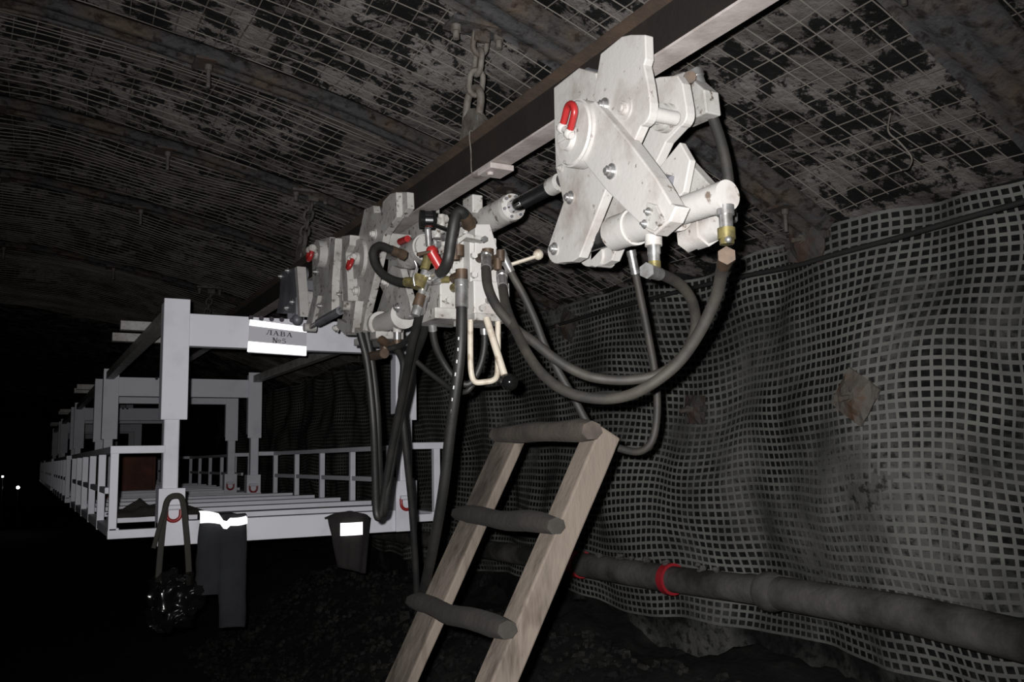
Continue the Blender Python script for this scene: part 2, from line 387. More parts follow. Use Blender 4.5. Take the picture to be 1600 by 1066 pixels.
# diagonal arm
arm = [(905,165),(929,158),(980,218),(1024,277),(1048,318),(1057,322),(1046,346),(1022,367),(1010,361),(948,299),(918,262),(895,225)]
am = plate(D, 'diagonal_arm', arm, 1.262, .042, M['paint'], .004)
MB().prism(pl([(1010,316),(1024,320),(1036,345),(1021,361),(1008,355)], 1.254), (.012, 0, 0)).build('end_lug', M['paint2'], am, .002)
bolt(am, 1014, 331, 1.254, .007, .008); bolt(am, 1008, 350, 1.254, .007, .008)
MB().prism(pl([(1040,345),(1060,330),(1090,335),(1118,346),(1112,362),(1096,378),(1080,375),(1066,362)], 1.46), (.03, 0, 0)).build('far_arm_end', M['paint'], D, .003)
bolt(D, 956, 268, 1.262, .014, .016)
bolt(D, 892, 309, XA, .013, .015); bolt(D, 867, 389, XA, .013, .012); bolt(D, 877, 263, XA, .008, .01, M['paint2'])
# big round wheel cover
hc = aX(901, 209, 1.262)
wc = MB().cyl(hc + V((.03,0,0)), hc - V((.010,0,0)), .090, None, 48).cyl(hc - V((.010,0,0)), hc - V((.016,0,0)), .086, .082, 48).cyl(hc - V((.016,0,0)) + V((0,.012,-.012)), hc - V((.030,0,0)) + V((0,.012,-.012)), .034, .031, 32).build('wheel_cover', M['paint'], D)
sc = aX(884, 204, 1.222)
ring_shackle(wc, sc, .022, .050, .0095, V((0,-.75,-.62)).normalized(), V((-.12,-.68,.72)).normalized(), None)
MB().box((1.224, sc.y-.012, sc.z-.018), (1.245, sc.y+.05, sc.z+.006)).build('shackle_tab', M['paint'], wc, .003)
# friction wheels against the web
for s in (-1, 1):
    MB().cyl((RX+s*.008, hc.y+.04, RB+.05), (RX+s*.055, hc.y+.04, RB+.05), .03, None, 32).build('friction_wheel', M['grey_plate'], D)
# pins joining both sides
for px, py in ((1020,178),(956,268),(892,309),(867,391)):
    c = aX(px, py, 1.31)
    MB().cyl(c, c + V((.07 if px == 1020 else .14,0,0)), .018, None, 20).build('pin', M['paint'], D)
c = aX(1037, 184, 1.385)
MB().cyl(c - V((.05,0,0)), c, .021, None, 20).cyl(c - V((.016,0,0)), c - V((.004,0,0)), .034, None, 28).cyl(c, c + V((.014,0,0)), .037, None, 28).build('pivot_bush', M['paint2'], D)
# rear slot plate behind arm
sp = [(1018,276),(1062,222),(1078,250),(1068,300),(1050,320),(1030,300)]
MB().prism(pl(sp, 1.40), (.02, 0, 0)).build('slotted_plate', M['paint'], D, .003)
c0, c1 = aX(1026, 281, 1.395), aX(1050, 284, 1.395)
MB().tube([c0, c0.lerp(c1, .5), c1], [.013, .017, .015], 12).build('slot_pin', M['grey_plate'], D)
MB().prism(pl([(1052,250),(1068,244),(1112,292),(1100,305),(1060,330),(1046,318)], 1.45), (.03, 0, 0)).build('far_arm', M['paint2'], D, .003)
# motor box on far side
MB().prism(pl([(1030,125),(1068,112),(1100,140),(1104,176),(1062,194),(1040,200)], 1.50), (.05, 0, 0)).build('motor_box', M['paint2'], D, .004)
MB().cyl(aX(1078,120,1.47), aX(1072,132,1.52), .016, None, 12).build('rusty_union', M['copper'], D)
# clamp cylinder along the drift
CX = 1.365
A0 = aX(884, 391, CX); B1 = aX(1137, 305, CX)
ca = (B1 - A0)
def cp(t): return A0 + ca*t
cy = MB().cyl(cp(.36), cp(.475), .046, None, 32).cyl(cp(.475), cp(.495), .049, None, 32).cyl(cp(.495), cp(.72), .043, None, 32).cyl(cp(.72), cp(.745), .046, None, 32).build('clamp_cylinder', M['paint'], D)
MB().cyl(cp(.745), cp(.93), .034, None, 32).cyl(cp(.93), cp(1.0), .0355, None, 32).build('cylinder_tail', M['paint'], cy)
MB().cyl(cp(.10), cp(.40), .028, None, 24).build('rod', M['blackrod'], cy)
MB().cyl(cp(-.02), cp(.17), .027, None, 24).build('rod_eye', M['paint'], cy)
# far cylinder fittings
fx = aX(1098, 362, 1.45)
MB().cyl(fx + V((0,.06,-.005)), fx - V((0,.06,-.005)), .036, None, 6).cyl(fx - V((0,.02,0)), fx + V((0,.02,0)), .042, None, 6).build('far_nut', M['paint'], D)
fx = aX(945, 402, 1.44)
MB().cyl(fx + V((.02,0,0)), fx - V((.03,0,0)), .030, None, 24).prism([fx + V((-.03,.03,-.01)), fx + V((-.03,-.05,.02)), fx + V((-.03,-.04,.08)), fx + V((-.03,.02,.08))], (.03,0,0)).build('far_arm_foot', M['paint'], D, .003)
def fitting(parent, top, mats, r=.017, step=.026, dirv=(0, 0, -1)):
    d = V(dirv).normalized(); p = V(top)
    for i, (mm, rr, ln) in enumerate(mats):
        MB().cyl(p, p + d*ln, rr, None, 6 if i % 2 else 16).build('hose_fitting', M[mm], parent); p = p + d*ln
    return p
p1 = cp(.60) + V((0,0,-.03)); e1 = fitting(D, p1, [('paint',.022,.035),('zinc',.018,.022),('zinc',.015,.018),('brass',.017,.03)])
p2 = cp(.985) + V((0,0,-.022)); e2 = fitting(D, p2, [('zinc',.020,.022),('zinc',.016,.030),('brass',.020,.025),('brass',.017,.012)])
MB().sph(e2 + V((-.012,-.018,.006)), .008, 10).build('fitting_ball', M['zinc'], D)
bk = MB().cyl(aX(862,292,RX-.01), aX(875,285,RX-.01), .028, None, 24).build('rod_clevis', M['paint2'], D)

# ------------------------------------------------------------------ push cylinder between the drives
pc = thing('push_cylinder', 'white hydraulic push cylinder with a black rod running to the large drive unit', 'hydraulic cylinder', (RX, 2.6, RB-.23))
z = CAMZ + .81
pb = MB().cyl((RX,3.25,z), (RX,2.52,z), .046, None, 36).cyl((RX,2.52,z), (RX,2.50,z), .047, .044, 36).cyl((RX,3.05,z), (RX,3.0,z), .05, None, 36).build('barrel', M['paint2'], pc)
for k in range(6):
    q = k*math.pi/3 + .3
    MB().cyl((RX+.035*math.cos(q), 2.503, z+.035*math.sin(q)), (RX+.035*math.cos(q), 2.494, z+.035*math.sin(q)), .005, None, 8).build('cap_screw', M['grey_plate'], pb)
MB().cyl((RX,2.51,z), (RX,2.42,z), .024, None, 24).build('rod_neck', M['chrome'], pc)
MB().cyl((RX,2.45,z), (RX,2.02,z), .0235, None, 24).build('rod', M['blackrod'], pc)
MB().box((RX-.06,2.68,z+.02), (RX-.02,2.76,z+.085)).build('saddle_block', M['paint2'], pc, .004)

# ------------------------------------------------------------------ rear drive unit
D2 = thing('drive_unit', 'smaller-looking white drive unit just ahead of the sign', 'drive unit', (RX, 3.45, RB-.45))
X2 = 1.285
pA = [(569,327),(583,321),(585,333),(596,332),(598,315),(609,303),(619,300),(620,339),(600,366),(582,445),(571,490),(566,523),(537,523),(532,505),(545,460),(553,430),(556,386),(564,352)]
plate(D2, 'cheek_plate', pA, X2, .032, M['paint2']); mirror_plate(D2, 'cheek_plate', pA, X2, .032, M['paint2'])
MB().prism(pl([(622,300),(636,300),(637,325),(628,338),(622,338)], 1.31), (.03,0,0)).build('hook_lever', M['paint2'], D2, .003)
plate(D2, 'arm', [(593,446),(612,415),(626,420),(640,470),(643,488)] + arcpts(630, 488, 12, 11, 20, 150, 6) + [(610,480)], 1.268, .028, M['paint2'])
mirror_plate(D2, 'arm', [(593,446),(612,415),(626,420),(640,470),(643,488),(630,497),(610,480)], 1.268, .028, M['paint2'])
hc = aX(564, 405, X2)
wc = MB().cyl(hc, hc - V((.016,0,0)), .088, None, 40).cyl(hc - V((.016,0,0)), hc - V((.035,0,0)), .030, None, 24).build('wheel_cover', M['paint2'], D2)
sc = hc - V((.045, .01, 0)) 
ring_shackle(wc, sc, .020, .034, .010, V((0,1,0)), V((-.35,-.15,-.9)).normalized(), None)
for px, py, r in ((586,366,.016),(559,455,.018),(605,441,.014),(556,500,.014),(528,513,.014)): bolt(D2, px, py, X2 if px < 590 else 1.262, r, .02, M['paint'])
bolt(D2, 622, 481, 1.262, .014, .012)
z2 = aX(612, 500, 1.30)
cc = MB().cyl(z2 + V((0,.14,0)), z2 - V((0,.11,0)), .040, None, 32).cyl(z2 + V((0,.15,0)), z2 + V((0,.125,0)), .054, None, 32).cyl(z2 - V((0,.13,0)), z2 - V((0,.10,0)), .054, None, 32).build('clamp_cylinder', M['paint'], D2)
for dy in (.08, -.06):
    fitting(D2, z2 + V((0,dy,-.03)), [('paint',.018,.03),('zinc',.016,.03),('copper',.018,.03)])
MB().box((1.24, z2.y+.02, z2.z-.075), (1.36, z2.y+.30, z2.z-.045)).build('base_plate', M['paint2'], D2, .003)
MB().cyl((1.25,z2.y+.1,z2.z-.14), (1.25,z2.y-.05,z2.z-.145), .02, None, 12).build('tee_union', M['copper'], D2)
mo = aX(655, 392, 1.30)
MB().cyl(mo + V((0,.10,0)), mo - V((0,.06,0)), .052, None, 30).cyl(mo - V((0,.06,0)), mo - V((0,.075,0)), .045, None, 30).build('motor', M['paint2'], D2)
MB().cyl(aX(625,378,1.26), aX(637,373,1.26), .013, None, 12).build('red_cap', M['red'], D2)
for s in (-1, 1):
    MB().cyl((RX+s*.012, hc.y-.05, RB+.078), (RX+s*.055, hc.y-.05, RB+.078), .055, None, 32).build('friction_wheel', M['grey_plate'], D2)
MB().box((RX-.05, z2.y+.1, RB-.10), (RX+.05, z2.y+.3, RB-.03)).build('spine', M['paint2'], D2, .004)

# ------------------------------------------------------------------ trolley ahead of the cage
T = thing('trolley', 'white two-plate trolley with a red shackle beside the grey hanger plate', 'trolley', (RX, 4.4, RB-.42))
XT = 1.29
plate(T, 'side_plate', [(487,383),(500,374),(515,370),(520,440),(517,497),(492,497),(490,470),(488,440)], XT, .03, M['paint2'])
mirror_plate(T, 'side_plate', [(487,383),(500,374),(515,370),(520,440),(517,497),(492,497),(490,470),(488,440)], XT, .03, M['paint2'])
for nm, pts in (('front_rib', [(516,372),(524,372),(519,440),(518,490),(509,492),(512,440)]), ('hook_rib', [(534,369),(547,367),(546,383),(540,395),(543,440),(544,470),(536,474),(534,420)])):
    plate(T, nm, pts, 1.24, .05, M['paint2'])
plate(T, 'back_web', [(522,372),(536,370),(535,475),(520,495)], 1.275, .02, M['paint2'])
plate(T, 'lower_gusset', [(478,505),(489,462),(497,462),(487,508)], 1.27, .04, M['paint2'])
plate(D2, 'lower_gusset', [(538,520),(548,470),(556,470),(550,520)], 1.25, .05, M['paint2'])
plate(D2, 'foot_block', [(527,498),(555,512),(566,524),(540,524),(526,512)], 1.26, .06, M['paint2'])
hub = aX(500, 397, 1.27)
hb = MB().cyl(hub + V((.03,0,0)), hub - V((.02,0,0)), .070, None, 32).cyl(hub - V((.02,0,0)), hub - V((.035,0,0)), .03, None, 20).build('wheel_cover', M['paint2'], T)
ring_shackle(hb, hub - V((.045,0,-.02)), .024, .03, .013, V((0,1,0)), V((-.2,0,-1)).normalized(), None)
for s in (-1, 1): MB().cyl((RX+s*.012, hub.y, RB+.062), (RX+s*.045, hub.y, RB+.062), .045, None, 28).build('wheel', M['grey_plate'], T)
for px, py in ((494,425),(529,430),(501,478),(529,460)): bolt(T, px, py, XT if px < 515 else 1.275, .013, .014)

H = thing('hanger_plate', 'dark grey steel hanger plate with pale edge above the sign', 'hanger', (RX, 4.95, RB-.4))
hp = plate(H, 'plate', [(438,425),(460,418),(463,450),(466,490),(432,490),(437,460)], 1.27, .012, M['grey_plate'], .002)
plate(H, 'edge_flange', [(460,418),(464,416),(467,455),(469,495),(465,495),(463,455)], 1.255, .05, M['paint'])
for px, py in ((450,423),(439,432),(457,472),(449,481)): bolt(hp, px, py, 1.27, .012, .012)
bo = aX(464, 500, 1.26); MB().sph(bo, .03, 16).cyl(bo, bo + V((0,0,.12)), .012).build('ball_joint', M['grey_plate'], H)
plate(H, 'side_bracket', [(468,458),(478,455),(478,488),(468,492)], 1.30, .04, M['paint2'])
MB().box((RX-.06, 4.75, RB-.06), (RX+.06, 5.05, RB-.004)).build('rail_shoe', M['grey_plate'], H, .004)
for s in (-1, 1): MB().cyl((RX+s*.012, 4.9, RB+.055), (RX+s*.04, 4.9, RB+.055), .038, None, 24).build('wheel', M['grey_plate'], H)

K = thing('drawbar', 'grey steel drawbar linking the trolley to the front cage', 'drawbar', aX(510, 500, 1.25))
a, b = aX(484, 512, 1.25), aX(545, 478, 1.25)
MB().cyl(a.lerp(b,.25), a.lerp(b,.8), .020, None, 16).build('tube', M['grey_plate'], K)
MB().cyl(a, a.lerp(b,.25), .012, None, 12).cyl(a.lerp(b,.8), b, .012, None, 12).build('rod', M['zinc'], K)
for e in (a, b): MB().cyl(e + V((.03,0,0)), e - V((.03,0,0)), .022, None, 16).build('end_eye', M['paint2'], K)

# ------------------------------------------------------------------ valve block with handles
Vb = thing('valve_block', 'white hydraulic valve block bristling with fittings, a loop handle hanging below', 'valve block', aY(745, 500, 2.55))
def bpx(px0, py0, px1, py1, Y, depth, mb=None):
    p = aY(px0, py1, Y); q = aY(px1, py0, Y); mb = mb or MB()
    return mb.box((p.x, Y, p.z), (q.x, Y+depth, q.z))
body = bpx(688,418,733,492,2.62,.14).build('body', M['paint2'], Vb, .004)
bpx(741,442,796,494,2.50,.13).build('side_box', M['paint'], Vb, .004)
bpx(735,372,776,445,2.55,.12).build('upper_block', M['paint'], Vb, .004)
bpx(708,372,736,422,2.60,.10).build('valve_section', M['paint2'], Vb, .003)
bpx(680,484,742,497,2.60,.18).build('base_flange', M['paint2'], Vb, .003)
bpx(742,492,796,500,2.49,.16).build('base_flange', M['paint2'], Vb, .003)
pt = [aY(x, y, 2.54) for x, y in ((743,350),(766,350),(777,388),(770,400),(742,400))]
MB().prism(pt, (0,.05,0)).build('mounting_bracket', M['paint'], Vb, .003)
for px, py, s in ((690,345,.02),(683,362,.022),(700,370,.018),(694,388,.02),(712,395,.016),(722,368,.02),(704,352,.016),(680,385,.016),(727,358,.018)):
    q = aY(px, py, 2.66 + random.uniform(-.03,.05))
    MB().cyl(q + V((-s,0,-.4*s)), q + V((s,.4*s,.6*s)), s*.8, None, 6).cyl(q - V((0,0,s)), q + V((0,0,s)), s*.6, None, 12).build('valve_fitting', M['paint2'] if random.random() < .6 else M['zinc'], Vb)
for px, py, mm in ((705,425,'paint2'),(712,452,'paint2'),(739,400,'paint'),(739,430,'paint'),(755,375,'zinc'),(762,470,'zinc'),(752,482,'paint2'),(700,470,'paint2'),(726,470,'zinc'),(790,480,'paint2')):
    q = aY(px, py, 2.50 if px > 738 else 2.62)
    MB().cyl(q, q - V((0,.014,0)), .011, None, 6).build('screw', M[mm], Vb)
# curved lip plate
q0 = aY(716, 372, 2.5)
MB().prism([q0, q0+V((.03,0,.02)), q0+V((.10,0,.012)), q0+V((.10,0,0)), q0+V((.03,0,.006)), q0+V((.0,0,-.02))], (0,.05,0)).build('lip_plate', M['paint2'], Vb, .002)
# fittings for hoses on the block
for px, py, mm, r in ((762,398,'copper',.019),(782,400,'copper',.014),(778,413,'copper',.013),(721,430,'copper',.020),(721,445,'brass',.018),(716,392,'copper',.019),(726,342,'grey_plate',.02),(711,398,'copper',.015)):
    q = aY(px, py, 2.47 if px > 740 else 2.52)
    MB().cyl(q + V((0,0,.018)), q - V((0,0,.018)), r, None, 8).cyl(q, q + V((0,.06,0)), r*.8, None, 12).build('elbow_fitting', M[mm], Vb)
# brass stack, gauge and red valve on the left
for px, py, mm, r, l in ((668,402,'brass',.014,.03),(665,415,'brass',.016,.03),(662,430,'zinc',.014,.03),(654,441,'brass',.026,.04),(659,456,'zinc',.013,.06),(655,470,'copper',.018,.04),(652,482,'zinc',.016,.05),(676,440,'zinc',.011,.05),(690,437,'brass',.012,.05)):
    q = aY(px, py, 2.60)
    d = V((.35,0,1)).normalized() if px < 672 else V((1,0,.1)).normalized()
    MB().cyl(q - d*l/2, q + d*l/2, r, None, 8).build('coupling', M[mm], Vb)
MB().tube(spline([aY(648,447,2.58), aY(646,432,2.58), aY(651,418,2.58), aY(648,408,2.58)], 6), .004, 6).build('split_pin', M['zinc'], Vb)
q = aY(683, 404, 2.55)
rv = MB().cyl(q + V((-.02,0,.02)), q + V((.012,0,-.03)), .017, None, 12).sph(aY(675,393,2.56), .02, 12).build('red_valve', M['red'], Vb)
MB().tube([aY(652,398,2.55), aY(680,392,2.55)], .006, 8).build('valve_lever', M['copper'], rv)
q = aY(668, 344, 2.56)
ga = MB().cyl(q + V((-.024,.006,0)), q + V((-.010,.002,0)), .031, None, 28).cyl(q + V((.012,-.004,0)), q + V((.022,-.006,0)), .031, None, 28).build('gauge', M['knob'], Vb)
MB().cyl(q + V((-.012,.003,0)), q + V((.014,-.005,0)), .029, None, 28).build('gauge_band', M['chrome'], ga)
MB().cyl(q - V((0,0,.028)), aY(670,385,2.58), .010, None, 12).build('gauge_stem', M['zinc'], ga)
MB().cyl(q + V((0,.02,0)), q + V((.16,.12,.0)), .008, None, 8).build('gauge_pipe', M['knob'], ga)
# loop handle, lever with knob, side crank
MB().tube(spline([aY(735,500,2.52), aY(735,560,2.52), aY(737,586,2.52), aY(743,597,2.52), aY(757,597,2.51), aY(771,594,2.5), aY(777,585,2.5), aY(778,560,2.5), aY(778,492,2.5)], 5), .0095, 10).build('loop_handle', M['handle'], Vb)
lvv = MB().tube([aY(760,497,2.47), aY(775,545,2.44), aY(788,586,2.42)], .0115, 12).build('lever', M['handle'], Vb)
MB().sph(aY(796,597,2.41), .027, 20).build('ball_knob', M['knob'], lvv)
cr = MB().tube([aY(774,412,2.52), aY(800,413,2.5), aY(840,400,2.46)], .011, 8, flat=.6).sph(aY(841,398,2.46), .018, 12).build('crank', M['handle'], Vb)

# ------------------------------------------------------------------ hoses
def hose(label, pts, r, m='rubber', ends=True, cols=('zinc','zinc'), lens=.05, prt=None, group=None):
    P = spline([aY(*p) for p in pts], 9)
    low = min(P, key=lambda p: p.z)
    t = thing('hydraulic_hose', label, 'hose', low, group)
    ho = MB().tube(P, r, 12).build('hose', M[m], t)
    if ends:
        L = [(P[0], P[1], cols[0]), (P[-1], P[-2], cols[1])]
        for a, b, c in L:
            if c is None: continue
            d = (b - a).normalized()
            MB().cyl(a - d*.01, a + d*lens, r*1.15, None, 16).cyl(a - d*.028, a - d*.008, r*1.4, None, 6).build('ferrule', M[c], t)
    if prt:
        n = len(P)
        mb = MB()
        for i in range(int(n*prt[0]), int(n*prt[1]), 3):
            a, b = P[i], P[min(n-1, i+1)]; d = (b-a)
            off = (EYE - a).normalized()*r*.98
            side = d.cross(off).normalized()*r*.45
            off = (off + side).normalized()*r*1.01
            w = d.cross(off).normalized()*.0022
            mb.add([a+off-w, a+off+w, a+off+w+d*.8, a+off-w+d*.8], [(0,1,2,3)])
        mb.build('white_print', M['print'], ho)
    return t
def z2px(x, y): return (x/2.857 + 620, y/2.857 + 380)
def mk(l, ys):
    n = len(l); return [(*z2px(*q), ys[0] + (ys[1]-ys[0])*(i/(n-1))) for i, q in enumerate(l)]
hose('dusty black hose in the upper long loop from valve block to clamp cylinder', mk([(400,70),(398,140),(410,210),(450,290),(530,382),(610,440),(700,512),(800,572),(900,604),(1050,610),(1180,580),(1280,500),(1330,390),(1325,280),(1275,195),(1200,148),(1135,128)], (2.46, 1.72)), .0145, 'dustrub')
hose('dusty black hose in the lowest long loop up to the cylinder end cap', mk([(470,160),(478,240),(500,320),(545,420),(590,505),(655,590),(750,660),(870,692),(1000,688),(1120,640),(1250,540),(1350,400),(1425,240),(1452,120),(1468,70)], (2.46, 1.44)), .0145, 'dustrub', cols=('zinc', 'copper'))
hose('black hose passing behind the ladder top and rising behind the large drive unit', mk([(480,70),(520,150),(570,240),(620,350),(662,460),(720,570),(790,690),(850,800),(920,880),(1000,918),(1085,930),(1140,880),(1162,760),(1155,600),(1120,400),(1085,230),(1052,70)], (2.5, 2.3)), .0125, 'dustrub')
hose('hose dropping from the far motor of the large drive unit', [(1091,125,1.75),(1100,150,1.74),(1116,190,1.72),(1130,235,1.7),(1138,280,1.69),(1140,330,1.69)], .0145, 'dustrub')
hose('thick printed black hose hanging from the valve block down past the ladder', [(721,452,2.48),(721,500,2.47),(719,550,2.47),(712,610,2.5),(704,670,2.55),(692,770,2.65),(676,860,2.8),(660,935,3.0),(650,1000,3.2)], .017, 'rubber', prt=(.2, .9), lens=.06)
hose('black printed hose sloping from the brass couplings to a loop before the cage', [(660,470,2.62),(652,505,2.7),(642,545,2.8),(630,610,3.0),(614,690,3.15),(602,760,3.25),(594,805,3.3),(588,800,3.3),(586,740,3.35),(583,660,3.4),(574,570,3.4),(562,520,3.4)], .0145, 'rubber', cols=('zinc', None), prt=(.08, .34))
hose('unprinted black hose running close beside the sloping printed hose', [(680,440,2.7),(672,480,2.75),(660,525,2.85),(645,565,3.0),(632,620,3.1),(618,690,3.2),(606,760,3.25),(600,800,3.3),(596,790,3.35),(592,720,3.45),(589,640,3.5),(580,560,3.5),(572,520,3.5)], .0155, 'rubber', cols=('zinc', None))
hose('slim black hose crossing the sloping hoses and hanging straight to the ground', [(602,535,3.25),(618,545,3.2),(630,570,3.15),(627,620,3.15),(634,700,3.2),(643,790,3.3),(649,880,3.4),(652,960,3.5)], .013, 'rubber', cols=('copper', None))
hose('short black hose bent in a tight curl beside the rear drive unit', [(622,395,2.85),(608,389,2.84),(593,384,2.82),(583,393,2.8),(586,413,2.78),(600,430,2.74),(622,440,2.68),(645,441,2.62)], .014, 'rubber', cols=('copper','brass'), lens=.03)
hose('short thick hose looping over the top of the valve block', [(729,343,2.5),(722,332,2.48),(714,334,2.48),(709,350,2.48),(704,380,2.49),(700,405,2.5),(692,422,2.54),(680,430,2.58)], .018, 'rubber', cols=('copper', 'zinc'), lens=.02)
hose('thin black hose hanging in a loop behind the valve block handle', [(674,495,2.75),(679,535,2.78),(692,565,2.8),(712,592,2.8),(733,600,2.78),(749,575,2.76),(757,540,2.74),(756,500,2.72)], .0125, 'rubber')
hose('slack thin hose leading from the sloping hoses to below the valve block', [(645,560,3.0),(668,580,2.95),(690,597,2.9),(708,610,2.85),(728,612,2.8),(740,600,2.78)], .010, 'rubber', ends=False)
hose('short black hose running back from the rear clamp cylinder fittings', [(608,545,3.15),(625,540,3.1),(640,528,3.0),(655,510,2.9)], .011, 'rubber', ends=False)

# ------------------------------------------------------------------ ladder
LD = thing('wooden_ladder', 'rough wooden ladder of planks leaning to the right under the rail', 'ladder', (.6, 2.5, 0))
YN, YF = 2.17, 2.84
def stringer(pts, Y, w, th, m, extra):
    mid = [aY(a, b, Y) for a, b in pts]
    lo = mid[-1] + (mid[-1] - mid[0]).normalized()*((mid[-1].z - .02)/abs((mid[-1]-mid[0]).normalized().z))
    mid.append(lo); 
    ax = (mid[0] - lo).normalized(); up = mid[0] + ax*extra
    perp = V((-ax.z, 0, ax.x))  # in XZ plane
    mb = MB(); N = 16; vs = []
    for i in range(N+1):
        c = up.lerp(lo, i/N); k = 1 + .06*NZ.noise(V((i*.7, Y, 3)))
        for a_, b_ in ((-1,-1),(-1,1),(1,1),(1,-1)):
            vs.append(c + perp*(a_*th/2*k) + V((0, b_*w/2*(1+.05*NZ.noise(V((i*.5, Y, 9)))), 0)))
    fs = [(i*4+k, i*4+(k+1)%4, (i+1)*4+(k+1)%4, (i+1)*4+k) for i in range(N) for k in range(4)] + [(3,2,1,0), (N*4, N*4+1, N*4+2, N*4+3)]
    return mb.add(vs, fs).build('stringer', m, LD, .006)
stringer([(942,676),(905,760),(862,880),(795,1020)], YN, .085, .075, M['wood'], .0)
stringer([(800,682),(765,765),(712,880),(652,1010)], YF, .165, .035, M['wood'], .03)
def rung(p0, p1, r, m, seed):
    a, b = V(p0), V(p1); mb = MB(); pth = []; rr = []
    for i in range(11):
        t = i/10; pth.append(a.lerp(b, t) + V((NZ.noise(V((t*3, seed, 0)))*.008, 0, NZ.noise(V((t*3, seed, 5)))*.01)))
        rr.append(r*(1 + .14*NZ.noise(V((t*4, seed, 9)))) * (.8 if i in (0, 10) else 1))
    return mb.tube(pth, rr, 7, flat=.85).build('rung', m, LD)
rung(aY(776,680,2.93), aY(925,672,2.11), .040, M['woodd'], 1.1)
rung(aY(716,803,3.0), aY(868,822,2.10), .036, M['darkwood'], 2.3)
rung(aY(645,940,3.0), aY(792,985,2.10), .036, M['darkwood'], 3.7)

# ------------------------------------------------------------------ wall furniture: pipe, cable, bolt plates
PP = thing('water_pipe', 'dusty grey pipe with red bands running along the right wall', 'pipe', (2.76, 3, .9))
def pipept(px, py): return aX(px, py, 2.78)
ctr = [(905,882),(1048,905),(1205,925),(1420,960),(1600,1002),(1700,1022)]
pp = [pipept(*q) for q in ctr]
far = pp[0] + (pp[0]-pp[1]).normalized()*5
MB().tube([far, pp[0]], .062, 20).build('pipe_section', M['pipe'], PP)
MB().tube([pp[0], pp[1]], .066, 20).build('pipe_section', M['pipe'], PP)
MB().tube([pp[1], pp[2]], .062, 20).build('pipe_section', M['pipe'], PP)
MB().tube([pp[2], pp[3], pp[4], pp[5]], .068, 20).build('pipe_section', M['pipe'], PP)
d = (pp[2]-pp[1]).normalized()
MB().tube([pp[2]-d*.05, pp[2]-d*.02, pp[2]+d*.02, pp[2]+d*.05], [.072,.083,.083,.072], 20).build('coupling', M['pipe'], PP)
MB().tube([pp[1]-d*.022, pp[1]+d*.022], .076, 20).build('red_band', M['redrub'], PP)
MB().tube([pp[0]-d*.03, pp[0]+d*.03], .076, 20).build('red_band', M['redrub'], PP)
for k in (1.2, 2.6, 3.6):
    q = pp[0].lerp(pp[1], k) if k < 2 else pp[2].lerp(pp[3], k-2) if k < 3 else pp[4]
    MB().box((q.x, q.y-.02, q.z-.012), (wallx(q.y, q.z)+.08, q.y+.02, q.z+.012)).build('wall_bracket', M['darkplate'], PP, .002)
for k in range(14):
    px = random.choice([random.uniform(985,1110), random.uniform(900,1010)]); t = (px-905)/(1048-905)
    c = pp[0].lerp(pp[1], t) + V((random.uniform(-.03,.03), random.uniform(-.03,.03), .062 + random.uniform(0,.018)))
    r = random.uniform(.012,.032)
    mb = MB().sph(c, r, 8, (1, random.uniform(.7,1.3), random.uniform(.5,.8)))
    mb.v = [v + V((NZ.noise(v*40), NZ.noise(v*40+V((9,0,0))), NZ.noise(v*40+V((0,9,0)))))*r*.5 for v in mb.v]; mb.s = [False]*len(mb.s)
    tag(mb.build('coal_lump', M['pipe']), 'dusty grey lump of coal resting on the wall pipe', 'coal lump', 'coal lumps on the wall pipe')

CB = MB().tube(spline([aX(*q, 2.95) for q in ((1640,303),(1600,315),(1500,343),(1400,372),(1300,399),(1240,416),(1150,434),(1050,458),(950,485),(850,515),(720,560))], 6), .011, 8).build('electric_cable', M['cable'])
tag(CB, 'black cable strung along the top of the netted right wall', 'cable')

def bolt_plate(label, px, py, size, ang, m, boltlen=.05, dx=.05):
    d = ray(px, py); X = WX
    for _ in range(6):
        p = aX(px, py, X); X = wallx(p.y, p.z)
    c = aX(px, py, X - dx)
    t = thing('bolt_plate', label, 'bolt plate', c, 'bolt plates on the right wall')
    u = V((0, math.cos(ang), math.sin(ang))); w = V((0, -math.sin(ang), math.cos(ang))); h = size/2
    mb = MB(); vs = []; n = 6
    for j in range(n+1):
        for i in range(n+1):
            a = (i/n-.5)*2; b = (j/n-.5)*2
            vs.append(c + u*a*h + w*b*h + V((-.030*max(0, 1-(a*a+b*b)*1.2) + .012*NZ.noise(V((a*2, b*2, px))), 0, 0)))
    mb.add(vs, [(j*(n+1)+i, j*(n+1)+i+1, (j+1)*(n+1)+i+1, (j+1)*(n+1)+i) for j in range(n) for i in range(n)])
    pt_ = mb.build('plate', m, t); so = pt_.modifiers.new('thick', 'SOLIDIFY'); so.thickness = .010
    MB().box(tuple(c + V((-.012, -h*1.25, -.016))), tuple(c + V((.004, h*1.25, .016)))).build('backing_strip', m, t, .002).rotation_euler = (0,0,0)
    MB().cyl(c - V((.02,0,0)), c - V((.045,0,0)), .022, None, 6).cyl(c - V((.03,0,0)), c - V((.04+boltlen,0,.01)), .011, None, 10).build('bolt', M['rustplate'], t)
bolt_plate('rusty square bolt plate tilted on the netting, largest and brightest', 1338, 620, .17, .62, M['rustplate'])
bolt_plate('dim bolt plate half buried in netting left of the brightest plate', 1085, 640, .15, .1, M['darkplate'])
bolt_plate('dark bolt plate behind the slack hoses near the netting top edge', 888, 508, .17, .5, M['darkplate'])
bolt_plate('dark bolt plate under the wall cable at the roof edge', 1262, 375, .2, .2, M['darkplate'], dx=.07)

